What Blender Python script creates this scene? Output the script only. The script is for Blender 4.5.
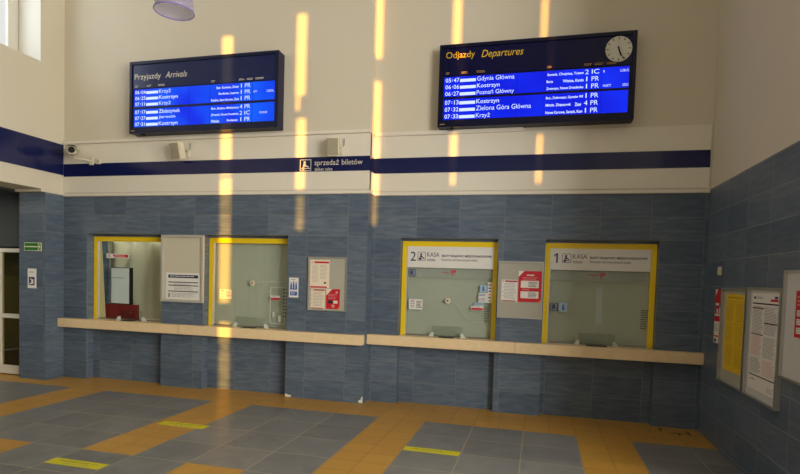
import bpy, bmesh, math, random
from mathutils import Vector, Matrix

for o in list(bpy.data.objects):
    bpy.data.objects.remove(o)
C = bpy.context.scene.collection
SC = bpy.context.scene
rnd = random.Random(7)

# ------------------------------------------------------------------ camera
YAW, PITCH, ROLL = -0.250250, -0.0428757, 0.0302797
cy_, sy_ = math.cos(YAW), math.sin(YAW)
cp_, sp_ = math.cos(PITCH), math.sin(PITCH)
fw = Vector((sy_ * cp_, cy_ * cp_, sp_))
rt = Vector((cy_, -sy_, 0))
up = rt.cross(fw)
c_, s_ = math.cos(ROLL), math.sin(ROLL)
rt2, up2 = c_ * rt + s_ * up, -s_ * rt + c_ * up
cam_d = bpy.data.cameras.new('camera')
cam = bpy.data.objects.new('camera', cam_d)
C.objects.link(cam)
m = Matrix((rt2, up2, -fw)).transposed().to_4x4()
m.translation = Vector((0, 0, 1.7))
cam.matrix_world = m
cam_d.sensor_fit = 'HORIZONTAL'
cam_d.sensor_width = 36
cam_d.lens = 541.4 * 36 / 800
cam_d.shift_y = (302 - 237) / 800
cam_d.clip_start = 0.05
SC.camera = cam

# ------------------------------------------------------------------ world, sun, daylight
SC.view_settings.view_transform = 'Standard'
SC.view_settings.look = 'None'
SC.view_settings.exposure = 0.0
SC.view_settings.gamma = 1.0
SC.view_settings.use_curve_mapping = False

world = bpy.data.worlds.new('sky')
SC.world = world
world.use_nodes = True
bg = world.node_tree.nodes['Background']
bg.inputs['Color'].default_value = (1.0, 0.985, 0.955, 1)
bg.inputs['Strength'].default_value = 0.85

SUN = Vector((-0.62, 1.0, -0.062))          # the way the low sun shines
sun_d = bpy.data.lights.new('sun', 'SUN')
sun_d.energy = 10.0
sun_d.color = (1.0, 0.45, 0.06)
sun_d.angle = math.radians(0.42)
sun = bpy.data.objects.new('sun', sun_d)
sun.rotation_mode = 'QUATERNION'
sun.rotation_quaternion = SUN.to_track_quat('-Z', 'Y')
sun.location = (12, -16, 5)
C.objects.link(sun)


def area(name, loc, direction, sx, sy, energy, color):
    d = bpy.data.lights.new(name, 'AREA')
    d.shape = 'RECTANGLE'
    d.size, d.size_y, d.energy, d.color = sx, sy, energy, color
    o = bpy.data.objects.new(name, d)
    o.location = loc
    o.rotation_mode = 'QUATERNION'
    o.rotation_quaternion = Vector(direction).to_track_quat('-Z', 'Y')
    C.objects.link(o)
    return o


# daylight of the hall's glazed front (behind the photographer) and its right end
area('daylight_front_right', (7.0, -2.85, 3.4), (0, 1, 0), 3.6, 4.4, 900, (1.0, 0.98, 0.94))
area('daylight_front_left', (-2.6, -2.85, 3.2), (0, 1, 0), 7.0, 4.6, 22, (0.80, 0.87, 1.0))
area('daylight_right_end', (8.85, 0.4, 3.0), (-1, 0, 0), 5.0, 4.4, 900, (1.0, 0.93, 0.77))
# daylight of the high window in the left wall
area('daylight_high_window', (-7.85, 5.2, 5.6), (1, 0, 0), 2.0, 1.4, 30, (0.86, 0.92, 1.0))
# added fill light behind the first ticket window, brightens what stands there
area('office_fill_light', (-6.1, 7.24, 2.195), (0, 0, -1), 1.1, .10, 1.1, (1.0, 0.95, 0.85))
# added fill light under the vestibule soffit, lifts the dark doorway
area('vestibule_fill_light', (-8.7, 5.2, 2.80), (0, 0, -1), .6, .6, 24, (1.0, 0.93, 0.78))


# ------------------------------------------------------------------ materials
def lin(c):
    return tuple(((v / 255) / 12.92 if v / 255 <= 0.04045 else ((v / 255 + 0.055) / 1.055) ** 2.4) for v in c) + (1,)


def mat(name, rgb, rough=0.5, metal=0.0, spec=0.5, noise=0.0, nscale=6.0):
    mm = bpy.data.materials.new(name)
    mm.use_nodes = True
    nt = mm.node_tree
    b = nt.nodes['Principled BSDF']
    col = lin(rgb)
    b.inputs['Base Color'].default_value = col
    b.inputs['Roughness'].default_value = rough
    b.inputs['Metallic'].default_value = metal
    b.inputs['Specular IOR Level'].default_value = spec
    if noise:
        g = nt.nodes.new('ShaderNodeNewGeometry')
        n = nt.nodes.new('ShaderNodeTexNoise')
        n.inputs['Scale'].default_value = nscale
        n.inputs['Detail'].default_value = 4
        nt.links.new(g.outputs['Position'], n.inputs['Vector'])
        mx = nt.nodes.new('ShaderNodeMix')
        mx.data_type = 'RGBA'
        mx.inputs[6].default_value = tuple(v * (1 - noise) for v in col[:3]) + (1,)
        mx.inputs[7].default_value = tuple(min(1, v * (1 + noise)) for v in col[:3]) + (1,)
        nt.links.new(n.outputs['Fac'], mx.inputs[0])
        nt.links.new(mx.outputs[2], b.inputs['Base Color'])
    return mm


def emit(name, rgb, strength, rgb2=None):
    mm = bpy.data.materials.new(name)
    mm.use_nodes = True
    nt = mm.node_tree
    b = nt.nodes['Principled BSDF']
    b.inputs['Base Color'].default_value = (0.002, 0.002, 0.01, 1)
    b.inputs['Specular IOR Level'].default_value = 0.15
    b.inputs['Roughness'].default_value = 0.25
    b.inputs['Emission Color'].default_value = lin(rgb)
    b.inputs['Emission Strength'].default_value = strength
    if rgb2:
        g = nt.nodes.new('ShaderNodeNewGeometry')
        n = nt.nodes.new('ShaderNodeTexNoise')
        n.inputs['Scale'].default_value = 1.6
        n.inputs['Detail'].default_value = 1
        nt.links.new(g.outputs['Position'], n.inputs['Vector'])
        r = nt.nodes.new('ShaderNodeMapRange')
        r.inputs[1].default_value, r.inputs[2].default_value = 0.35, 0.65
        nt.links.new(n.outputs['Fac'], r.inputs[0])
        mx = nt.nodes.new('ShaderNodeMix')
        mx.data_type = 'RGBA'
        mx.inputs[6].default_value, mx.inputs[7].default_value = lin(rgb), lin(rgb2)
        nt.links.new(r.outputs[0], mx.inputs[0])
        nt.links.new(mx.outputs[2], b.inputs['Emission Color'])
    return mm


def glass(name, tint=(0.965, 0.985, 0.97), refl=1.0, ior=1.45):
    mm = bpy.data.materials.new(name)
    mm.use_nodes = True
    nt = mm.node_tree
    for n in list(nt.nodes):
        if n.type == 'BSDF_PRINCIPLED':
            nt.nodes.remove(n)
    out = [n for n in nt.nodes if n.type == 'OUTPUT_MATERIAL'][0]
    t = nt.nodes.new('ShaderNodeBsdfTransparent')
    t.inputs[0].default_value = tint + (1,)
    gl = nt.nodes.new('ShaderNodeBsdfGlossy')
    gl.inputs['Roughness'].default_value = 0.02
    gl.inputs[0].default_value = (refl, refl, refl, 1)
    fr = nt.nodes.new('ShaderNodeFresnel')
    fr.inputs[0].default_value = ior
    mx = nt.nodes.new('ShaderNodeMixShader')
    ge = nt.nodes.new('ShaderNodeNewGeometry')
    nt.links.new(N(nt, 'MULTIPLY', fr.outputs[0], N(nt, 'SUBTRACT', 1.0, ge.outputs['Backfacing'])), mx.inputs[0])
    nt.links.new(t.outputs[0], mx.inputs[1])
    nt.links.new(gl.outputs[0], mx.inputs[2])
    nt.links.new(mx.outputs[0], out.inputs[0])
    return mm


def N(nt, op, a, b=None):
    n = nt.nodes.new('ShaderNodeMath')
    n.operation = op
    for i, v in enumerate((a, b)):
        if v is None:
            continue
        if isinstance(v, (int, float)):
            n.inputs[i].default_value = v
        else:
            nt.links.new(v, n.inputs[i])
    return n.outputs[0]


def tile_mat(name, w, h, u0, v0, cols, grout, gw, rough, floor=False, streak=True, bump=0.2, fleck=None, gmix=0.8):
    """stone tiles laid on a grid in world metres: u along the wall, v up it (or across the floor)"""
    mm = bpy.data.materials.new(name)
    mm.use_nodes = True
    nt = mm.node_tree
    L = nt.links.new
    b = nt.nodes['Principled BSDF']
    b.inputs['Specular IOR Level'].default_value = 0.5 if floor else 0.28
    g = nt.nodes.new('ShaderNodeNewGeometry')
    sep = nt.nodes.new('ShaderNodeSeparateXYZ')
    L(g.outputs['Position'], sep.inputs[0])
    if floor:
        U, V = sep.outputs[0], sep.outputs[1]
    else:
        sn = nt.nodes.new('ShaderNodeSeparateXYZ')
        L(g.outputs['True Normal'], sn.inputs[0])
        k = N(nt, 'GREATER_THAN', N(nt, 'ABSOLUTE', sn.outputs[0]), 0.5)
        U = N(nt, 'ADD', N(nt, 'MULTIPLY', sep.outputs[1], k), N(nt, 'MULTIPLY', sep.outputs[0], N(nt, 'SUBTRACT', 1.0, k)))
        V = sep.outputs[2]
    u = N(nt, 'DIVIDE', N(nt, 'SUBTRACT', U, u0), w)
    v = N(nt, 'DIVIDE', N(nt, 'SUBTRACT', V, v0), h)
    fu, fv = N(nt, 'FRACT', u), N(nt, 'FRACT', v)
    du = N(nt, 'MULTIPLY', N(nt, 'MINIMUM', fu, N(nt, 'SUBTRACT', 1.0, fu)), w)
    dv = N(nt, 'MULTIPLY', N(nt, 'MINIMUM', fv, N(nt, 'SUBTRACT', 1.0, fv)), h)
    joint = N(nt, 'LESS_THAN', N(nt, 'MINIMUM', du, dv), gw / 2)
    comb = nt.nodes.new('ShaderNodeCombineXYZ')
    L(N(nt, 'FLOOR', u), comb.inputs[0])
    L(N(nt, 'FLOOR', v), comb.inputs[1])
    wn = nt.nodes.new('ShaderNodeTexWhiteNoise')
    wn.noise_dimensions = '3D'
    L(comb.outputs[0], wn.inputs['Vector'])
    # the stone's streaks, shifted from tile to tile
    sc = nt.nodes.new('ShaderNodeCombineXYZ')
    L(N(nt, 'MULTIPLY', U, 3.0 if streak else 3.0), sc.inputs[0])
    L(N(nt, 'MULTIPLY', V, 20.0 if streak else 3.0), sc.inputs[1])
    L(N(nt, 'MULTIPLY', wn.outputs['Value'], 40.0), sc.inputs[2])
    nz = nt.nodes.new('ShaderNodeTexNoise')
    nz.inputs['Scale'].default_value = 1.3
    nz.inputs['Detail'].default_value = 6
    nz.inputs['Roughness'].default_value = 0.6
    L(sc.outputs[0], nz.inputs['Vector'])
    f = N(nt, 'ADD', N(nt, 'MULTIPLY', nz.outputs['Fac'], 1.3), N(nt, 'MULTIPLY', wn.outputs['Value'], 0.30))
    f = N(nt, 'SUBTRACT', f, 0.30)
    ramp = nt.nodes.new('ShaderNodeValToRGB')
    e = ramp.color_ramp.elements
    e[0].position, e[0].color = 0.1, lin(cols[0])
    e[1].position, e[1].color = 0.9, lin(cols[2])
    em = e.new(0.5)
    em.color = lin(cols[1])
    L(f, ramp.inputs[0])
    colr = ramp.outputs[0]
    if fleck:
        n2 = nt.nodes.new('ShaderNodeTexNoise')
        n2.inputs['Scale'].default_value = 4.5
        n2.inputs['Detail'].default_value = 8
        n2.inputs['Roughness'].default_value = 0.7
        L(sc.outputs[0], n2.inputs['Vector'])
        r = nt.nodes.new('ShaderNodeMapRange')
        r.inputs[1].default_value, r.inputs[2].default_value = 0.64, 0.78
        L(n2.outputs['Fac'], r.inputs[0])
        mf = nt.nodes.new('ShaderNodeMix')
        mf.data_type = 'RGBA'
        mf.inputs[7].default_value = lin(fleck)
        L(r.outputs[0], mf.inputs[0])
        L(colr, mf.inputs[6])
        colr = mf.outputs[2]
    mx = nt.nodes.new('ShaderNodeMix')
    mx.data_type = 'RGBA'
    mx.inputs[7].default_value = lin(grout)
    n3 = nt.nodes.new('ShaderNodeTexNoise')
    n3.inputs['Scale'].default_value = 2.2
    L(g.outputs['Position'], n3.inputs['Vector'])
    gm = N(nt, 'MULTIPLY', joint, N(nt, 'MULTIPLY', N(nt, 'ADD', n3.outputs['Fac'], 0.5), gmix))
    L(gm, mx.inputs[0])
    L(colr, mx.inputs[6])
    L(mx.outputs[2], b.inputs['Base Color'])
    L(N(nt, 'ADD', N(nt, 'MULTIPLY', nz.outputs['Fac'], 0.18), rough - 0.09), b.inputs['Roughness'])
    if bump:
        bp = nt.nodes.new('ShaderNodeBump')
        bp.inputs['Strength'].default_value = bump
        bp.inputs['Distance'].default_value = 0.004
        L(nz.outputs['Fac'], bp.inputs['Height'])
        L(bp.outputs[0], b.inputs['Normal'])
    return mm


SLATE = [(74, 87, 105), (93, 107, 124), (116, 127, 140)]
M = {}
M['slate_l'] = tile_mat('slate_tile', 0.59, 0.2815, -2.515, 0.0, SLATE, (150, 146, 132), 0.008, 0.39, fleck=(136, 142, 146), gmix=0.36)
M['slate_r'] = tile_mat('slate_tile_grid', 0.58, 0.2815, -1.62, 0.0, SLATE, (150, 146, 132), 0.008, 0.39, fleck=(136, 142, 146), gmix=0.36)
M['slate_side'] = tile_mat('slate_tile_side', 0.56, 0.2815, 5.86, 0.03, SLATE, (160, 158, 150), 0.009, 0.39, bump=0, gmix=0.5)
M['floor_grey'] = tile_mat('floor_grey_tile', 0.575, 0.5365, -1.257, 4.165, [(106, 108, 110), (126, 127, 127), (142, 142, 140)], (176, 160, 132), 0.013, 0.38, floor=True, streak=False, gmix=0.75, bump=0)
M['floor_orange'] = tile_mat('floor_ochre_tile', 0.2875, 0.26825, -1.257, 4.165, [(184, 138, 58), (194, 147, 62), (204, 155, 68)], (120, 84, 36), 0.010, 0.38, floor=True, streak=False, gmix=0.45, bump=0)
M['plaster'] = mat('cream_plaster', (216, 208, 189), 0.75, noise=0.03, nscale=1.2)
M['fascia'] = mat('white_fascia', (230, 224, 210), 0.4, noise=0.02, nscale=1.0)
M['stripe'] = mat('navy_panel', (18, 26, 78), 0.14)
M['ceiling'] = mat('ceiling_paint', (190, 188, 180), 0.8)
M['wall_plain'] = mat('hall_plaster', (150, 144, 130), 0.75)
M['olive_panel'] = mat('olive_panel', (120, 114, 78), 0.7)
M['dark_panel'] = mat('dark_transom', (70, 76, 78), 0.5)
M['counter'] = mat('beige_stone', (240, 214, 170), 0.28, noise=0.10, nscale=14)
M['seam'] = mat('stone_joint', (150, 126, 96), 0.7)
M['yellow'] = mat('yellow_paint', (252, 216, 10), 0.35)
M['white_frame'] = mat('white_lacquer', (222, 218, 205), 0.35)
M['blind'] = mat('grey_green_blind', (176, 180, 166), 0.8, noise=0.04, nscale=2)
M['curtain'] = mat('olive_curtain', (196, 194, 168), 0.85, noise=0.05, nscale=2)
M['cream_side'] = mat('cream_board', (214, 200, 150), 0.6)
M['glass'] = glass('clear_glass')
M['acrylic'] = glass('clear_acrylic', (0.93, 0.94, 0.92), 1.0, 1.35)
M['door_glass'] = glass('dark_door_glass', (0.80, 0.78, 0.62), 0.8)
M['win_glass'] = glass('window_glass', (0.97, 0.98, 0.98))
M['alu'] = mat('brushed_aluminium', (196, 196, 192), 0.35, 0.85)
M['alu_matt'] = mat('painted_aluminium', (200, 198, 188), 0.45, 0.3)
M['backing'] = mat('grey_felt', (176, 174, 160), 0.8)
M['backing_beige'] = mat('beige_backing', (206, 200, 180), 0.6)
M['whiteboard'] = mat('white_enamel', (214, 214, 214), 0.25)
M['paper'] = mat('white_paper', (232, 230, 224), 0.7)
M['paper_cream'] = mat('cream_paper', (238, 224, 200), 0.7)
M['paper_yellow'] = mat('yellow_paper', (236, 196, 30), 0.7)
M['ink'] = mat('grey_ink', (150, 150, 154), 0.7)
M['ink_mid'] = mat('mid_grey_ink', (96, 96, 112), 0.7)
M['ink_dark'] = mat('dark_ink', (40, 42, 52), 0.7)
M['ink_yel'] = mat('ink_on_yellow', (198, 162, 30), 0.7)
M['ink_red'] = mat('faint_red_ink', (216, 160, 160), 0.7)
M['navy_ink'] = mat('navy_ink', (26, 32, 84), 0.6)
M['red'] = mat('red_print', (200, 24, 40), 0.6)
M['red_dark'] = mat('dark_red_print', (168, 30, 44), 0.6)
M['orange'] = mat('orange_print', (236, 130, 30), 0.6)
M['blue_print'] = mat('blue_print', (36, 96, 176), 0.6)
M['blue_pale'] = mat('pale_blue_print', (160, 192, 216), 0.6)
M['green'] = mat('green_sign', (28, 118, 52), 0.4)
M['lum'] = mat('pale_luminescent', (226, 226, 170), 0.5)
M['tape'] = mat('yellow_floor_tape', (214, 206, 20), 0.5)
M['black'] = mat('black_plastic', (18, 18, 20), 0.4)
M['grey_pl'] = mat('grey_plastic', (150, 150, 146), 0.5)
M['cam_white'] = mat('offwhite_plastic', (222, 214, 190), 0.45)
M['grille'] = mat('speaker_grille', (160, 152, 130), 0.6)
M['board_navy'] = mat('navy_enamel', (24, 29, 62), 0.35, spec=.3)
M['board_dark'] = mat('dark_navy_enamel', (11, 13, 46), 0.35, spec=.25)
M['head_navy'] = mat('navy_header', (26, 38, 84), 0.2, spec=.35)
M['head_dark'] = mat('dark_navy_header', (9, 11, 58), 0.25, spec=.2)
M['cap_white'] = mat('pale_lettering', (226, 220, 206), 0.5)
M['cap_yel'] = mat('yellow_lettering', (232, 190, 20), 0.5)
M['cap_dim'] = mat('small_yellow_lettering', (190, 150, 70), 0.5)
M['screen_a'] = emit('blue_screen_bright', (8, 46, 236), 1.0, (14, 96, 255))
M['screen_d'] = emit('blue_screen', (8, 26, 226), 1.0, (10, 44, 244))
M['module'] = emit('screen_module_seam', (6, 26, 190), 1.0)
M['lcd'] = emit('lit_characters', (214, 230, 255), 1.1)
M['clock_white'] = mat('clock_dial', (216, 216, 208), 0.5)
M['redbox'] = mat('dark_red_box', (120, 28, 26), 0.45, noise=0.15, nscale=20)
M['sheet'] = mat('pale_blue_sheet', (216, 224, 226), 0.6)
M['chip'] = mat('bare_plaster', (226, 220, 206), 0.9)
M['mark'] = mat('black_marking', (24, 20, 14), 0.6)
M['lens'] = mat('camera_lens', (10, 10, 12), 0.1)
M['steel'] = mat('steel', (150, 150, 150), 0.3, 0.9)

# lamp shade: translucent lilac plastic
ms = bpy.data.materials.new('lilac_acrylic')
ms.use_nodes = True
b_ = ms.node_tree.nodes['Principled BSDF']
b_.inputs['Base Color'].default_value = lin((176, 170, 200))
b_.inputs['Roughness'].default_value = 0.2
b_.inputs['Alpha'].default_value = 0.42
M['shade'] = ms
M['shade_rim'] = mat('lilac_rim', (150, 130, 214), 0.2)

# ------------------------------------------------------------------ helpers
ORIG = {}     # world position of every object made here (nothing is rotated)


def kids_loc(o):
    return ORIG.get(o.name, Vector((0, 0, 0)))


_text_cache = {}


def text_mesh(s, shear=0.0, bold=0.0):
    key = (s, shear, bold)
    if key in _text_cache:
        return _text_cache[key]
    cu = bpy.data.curves.new('t', 'FONT')
    cu.body = s
    cu.size = 1
    cu.shear = shear
    cu.offset = bold
    cu.resolution_u = 3
    ob = bpy.data.objects.new('t', cu)
    C.objects.link(ob)
    dg = bpy.context.evaluated_depsgraph_get()
    me = bpy.data.meshes.new_from_object(ob.evaluated_get(dg))
    vs = [(v.co.x, v.co.y) for v in me.vertices]
    fs = [tuple(p.vertices) for p in me.polygons]
    bpy.data.objects.remove(ob)
    bpy.data.curves.remove(cu)
    bpy.data.meshes.remove(me)
    _text_cache[key] = (vs, fs)
    return vs, fs


class P:
    """collects boxes, tubes, discs, texts ... in world metres and links them as ONE mesh object"""

    def __init__(self):
        self.v, self.f, self.m, self.mats, self.T = [], [], [], [], None
        self.smooth = []

    def mi(self, mt):
        if mt not in self.mats:
            self.mats.append(mt)
        return self.mats.index(mt)

    def add(self, vs, fs, mt, smooth=False):
        b = len(self.v)
        for p in vs:
            p = Vector(p)
            self.v.append(self.T @ p if self.T else p)
        k = self.mi(mt)
        for f in fs:
            self.f.append(tuple(b + i for i in f))
            self.m.append(k)
            self.smooth.append(smooth)
        return self

    def box(self, x0, x1, y0, y1, z0, z1, mt, bevel=0.0):
        x0, x1 = min(x0, x1), max(x0, x1)
        y0, y1 = min(y0, y1), max(y0, y1)
        z0, z1 = min(z0, z1), max(z0, z1)
        if bevel:
            bm = bmesh.new()
            bmesh.ops.create_cube(bm, size=1)
            for v in bm.verts:
                v.co = Vector((x0 + (v.co.x + .5) * (x1 - x0), y0 + (v.co.y + .5) * (y1 - y0), z0 + (v.co.z + .5) * (z1 - z0)))
            bmesh.ops.bevel(bm, geom=bm.edges[:], offset=bevel, segments=2, affect='EDGES')
            bm.verts.index_update()
            self.add([v.co.copy() for v in bm.verts], [[v.index for v in f.verts] for f in bm.faces], mt)
            bm.free()
            return self
        vs = [(x0, y0, z0), (x1, y0, z0), (x1, y1, z0), (x0, y1, z0), (x0, y0, z1), (x1, y0, z1), (x1, y1, z1), (x0, y1, z1)]
        fs = [(0, 3, 2, 1), (4, 5, 6, 7), (0, 1, 5, 4), (1, 2, 6, 5), (2, 3, 7, 6), (3, 0, 4, 7)]
        return self.add(vs, fs, mt)

    def plate(self, B, u0, u1, v0, v1, d, t, mt):
        """thin box on a surface frame B: d = how far its back stands off, t = thickness"""
        pts = [B(u, v, w) for w in (d, d + t) for (u, v) in ((u0, v0), (u1, v0), (u1, v1), (u0, v1))]
        fs = [(0, 3, 2, 1), (4, 5, 6, 7), (0, 1, 5, 4), (1, 2, 6, 5), (2, 3, 7, 6), (3, 0, 4, 7)]
        return self.add(pts, fs, mt)

    def prism(self, B, poly, d, t, mt):
        n = len(poly)
        pts = [B(u, v, d) for u, v in poly] + [B(u, v, d + t) for u, v in poly]
        fs = [tuple(range(n - 1, -1, -1)), tuple(range(n, 2 * n))] + [(i, (i + 1) % n, n + (i + 1) % n, n + i) for i in range(n)]
        return self.add(pts, fs, mt)

    def disc(self, B, u, v, r, d, t, mt, n=40, ru=None):
        return self.prism(B, [(u + (ru or r) * math.cos(2 * math.pi * i / n), v + r * math.sin(2 * math.pi * i / n)) for i in range(n)], d, t, mt)

    def text(self, B, s, u0, u1, v0, v1, d, mt, shear=0.0, bold=0.0):
        """lettering fitted to the box u0..u1, v0..v1 (None for u1: keep proportion)"""
        vs, fs = text_mesh(s, shear, bold)
        if not vs:
            return self
        xs, ys = [p[0] for p in vs], [p[1] for p in vs]
        lx, hx, ly, hy = min(xs), max(xs), min(ys), max(ys)
        ky = (v1 - v0) / (hy - ly)
        kx = (u1 - u0) / (hx - lx) if u1 is not None else ky
        return self.add([B(u0 + (x - lx) * kx, v0 + (y - ly) * ky, d) for x, y in vs], fs, mt)

    def lines(self, B, u0, u1, v0, v1, n, d, mt, fill=0.42, words=True):
        """rows of illegible small print"""
        h = (v1 - v0) / n
        for i in range(n):
            vb = v1 - (i + 1) * h + h * (1 - fill) / 2
            u = u0
            end = u1 - (rnd.random() * 0.25 * (u1 - u0) if words else 0)
            while u < end - 1e-4:
                w = (u1 - u0) * rnd.uniform(0.08, 0.22) if words else (u1 - u0)
                w = min(w, end - u)
                self.add([B(u, vb, d), B(u + w, vb, d), B(u + w, vb + h * fill, d), B(u, vb + h * fill, d)], [(0, 1, 2, 3)], mt)
                u += w + (u1 - u0) * 0.025
        return self

    def tube(self, pts, r, mt, n=10):
        pts = [Vector(p) for p in pts]
        rings = []
        for i, p in enumerate(pts):
            t = (pts[min(i + 1, len(pts) - 1)] - pts[max(i - 1, 0)]).normalized()
            a = t.orthogonal().normalized() if i == 0 else (rings[-1][1] - t * rings[-1][1].dot(t)).normalized()
            rings.append((p, a, t.cross(a)))
        vs = []
        for p, a, b in rings:
            vs += [p + r * (math.cos(2 * math.pi * k / n) * a + math.sin(2 * math.pi * k / n) * b) for k in range(n)]
        fs = []
        for i in range(len(pts) - 1):
            for k in range(n):
                fs.append((i * n + k, i * n + (k + 1) % n, (i + 1) * n + (k + 1) % n, (i + 1) * n + k))
        fs.append(tuple(range(n - 1, -1, -1)))
        fs.append(tuple((len(pts) - 1) * n + k for k in range(n)))
        return self.add(vs, fs, mt, True)

    def lathe(self, c, prof, mt, n=40, closed=False):
        vs, fs = [], []
        for r, z in prof:
            vs += [(c[0] + r * math.cos(2 * math.pi * k / n), c[1] + r * math.sin(2 * math.pi * k / n), c[2] + z) for k in range(n)]
        L = len(prof)
        for i in range(L if closed else L - 1):
            j = (i + 1) % L
            for k in range(n):
                fs.append((i * n + k, i * n + (k + 1) % n, j * n + (k + 1) % n, j * n + k))
        return self.add(vs, fs, mt, True)

    def build(self, name, parent=None):
        lo = Vector(min(v[i] for v in self.v) for i in range(3))
        hi = Vector(max(v[i] for v in self.v) for i in range(3))
        c = (lo + hi) / 2
        me = bpy.data.meshes.new(name)
        me.from_pydata([v - c for v in self.v], [], self.f)
        for mt in self.mats:
            me.materials.append(M[mt])
        me.polygons.foreach_set('material_index', self.m)
        me.polygons.foreach_set('use_smooth', self.smooth)
        me.update()
        o = bpy.data.objects.new(name, me)
        C.objects.link(o)
        ORIG[o.name] = c.copy()
        if parent is not None:
            o.parent = parent
            o.location = c - kids_loc(parent)
        else:
            o.location = c
        return o


def tag(o, label, cat, group=None):
    o['label'], o['category'] = label, cat
    if group:
        o['group'] = group
    return o


def thing(name, label, cat, loc, group=None):
    o = bpy.data.objects.new(name, None)
    o.empty_display_size = 0.1
    o.location = loc
    C.objects.link(o)
    ORIG[o.name] = Vector(loc)
    return tag(o, label, cat, group)


def structure(o):
    o['kind'] = 'structure'
    return o


def BK(Y):          # surface frame on a wall that faces the photographer, standing at depth Y
    return lambda u, v, d: (u, Y - d, v)


def RW(X):          # on the right wall: u runs towards the photographer
    return lambda u, v, d: (X - d, -u, v)


def FL():           # on the floor
    return lambda u, v, d: (u, v, d)


# the planes of the place (metres): left part of the back wall, right part, their window recesses
YL, YLR, YR, YRR = 6.90, 7.04, 7.10, 7.21
XC, XE, XW = -2.24, 1.90, -7.20           # corner between both parts, right wall, left wall
ZT, ZTOP = 2.815, 6.8                     # top of the tiles, ceiling
ZH = 2.252                                # head of the recesses
ZHF = 2.218                                # top of the window frames
ZC = 0.935                                # top of the counter

# ------------------------------------------------------------------ floor, ceiling, walls
p = P()
W, D = 0.575, 0.5365
xe = [-1.257 + W * k for k in range(-16, 19)]
ye = [4.165 + D * k for k in range(-14, 5)]
grid_v, grid = [], {}
for j, y in enumerate(ye + [7.6]):
    for i, x in enumerate(xe):
        grid[(i, j)] = len(grid_v)
        grid_v.append((x, y, 0))
gf = {'floor_grey': [], 'floor_orange': []}
for j in range(len(ye)):
    for i in range(len(xe) - 1):
        c = i - 16
        r = j - 14
        shift = 2 if (r < 0 and ((-r - 1) // 4) % 2 == 0) else 0
        orange = j == len(ye) - 1 or (c + 1 + shift) % 4 == 0
        gf['floor_orange' if orange else 'floor_grey'].append((grid[(i, j)], grid[(i + 1, j)], grid[(i + 1, j + 1)], grid[(i, j + 1)]))
p.add(grid_v, gf['floor_grey'], 'floor_grey')
p.add(grid_v, gf['floor_orange'], 'floor_orange')
structure(p.build('floor'))

structure(P().box(-10.6, 9.2, -3.2, 7.9, ZTOP, ZTOP + 0.2, 'ceiling').build('ceiling'))

# back wall: plaster above, tiled piers with window recesses below
wb = structure(P().box(XW, XC, YL, 7.9, 2.815, ZTOP, 'plaster').box(XC, XE, YR, 7.9, 2.815, ZTOP, 'plaster').build('wall_back'))
L_REC = [(-6.77, -5.42), (-4.72, -3.39)]
R_REC = [(-1.83, -0.53), (0.06, 1.385)]
p = P()
xs = [XW] + [v for r in L_REC for v in r] + [XC]
for a, b in zip(xs[0::2], xs[1::2]):
    p.box(a, b, YL, 7.9, 0, ZT, 'slate_l')
for a, b in L_REC:
    p.box(a, b, YL, 7.9, ZH, ZT, 'slate_l').box(a, b, YLR, 7.9, ZHF, ZH, 'slate_l').box(a, b, YLR, 7.9, 0, 0.79, 'slate_l')
xs = [XC] + [v for r in R_REC for v in r] + [XE]
for a, b in zip(xs[0::2], xs[1::2]):
    p.box(a, b, YR, 7.9, 0, ZT, 'slate_r')
for a, b in R_REC:
    p.box(a, b, YR, 7.9, ZH, ZT, 'slate_r').box(a, b, YRR, 7.9, ZHF, ZH, 'slate_r').box(a, b, YRR, 7.9, 0, 0.79, 'slate_r')
p.build('tile_cladding', wb)
p = P()
p.box(XW + .005, XC + .012, YL - .012, YL + .05, 2.875, 3.61, 'fascia').box(XC, XC + .012, YL, YR - .012, 2.875, 3.61, 'fascia')
p.box(XC + .012, XE - .02, YR - .012, YR + .05, 2.875, 3.61, 'fascia')
p.build('fascia_panel', wb)
p = P()
p.box(XW + .005, XC + .016, YL - .016, YL - .0125, 3.118, 3.312, 'stripe').box(XC + .0125, XC + .016, YL - .0125, YR - .016, 3.118, 3.312, 'stripe')
p.box(XC + .016, XE - .02, YR - .016, YR - .0125, 3.112, 3.316, 'stripe')
p.build('blue_stripe', wb)
p = P()
ps = [(-2.305, 0.01), (-2.245, 0.01), (-2.245, 0.10), (-2.262, 0.09), (-2.272, 0.05), (-2.30, 0.045)]
p.prism(BK(YL), ps, 0.0005, 0.002, 'chip')
p.build('tile_chip', wb)['label'] = 'broken tile corner showing bare white plaster'
p = P().prism(BK(YL), [(-3.385, 0.005), (-3.30, 0.005), (-3.29, 0.03), (-3.34, 0.035), (-3.385, 0.05)], 0.0005, 0.002, 'chip')
p.build('tile_chip', wb)['label'] = 'small chipped tile edge at the floor'
for n, (x0, x1, y0, z0, z1, d) in enumerate([(XW + .01, XC + .02, YL - .012, 3.612, 3.655, .03), (XC + .02, -0.27, YR - .012, 3.605, 3.655, .035)]):
    structure(P().box(x0, x1, y0 - d, y0 + .012, z0, z1, 'fascia', 0.006).build('trim_%d' % (n + 1)))
p = P().box(XW + .01, XC + .03, YL - .03, YL, 2.818, 2.858, 'fascia').box(XC, XC + .03, YL, YR - .03, 2.818, 2.858, 'fascia').box(XC + .0, XE - .01, YR - .03, YR, 2.818, 2.858, 'fascia')
structure(p.build('trim_3'))

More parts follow.
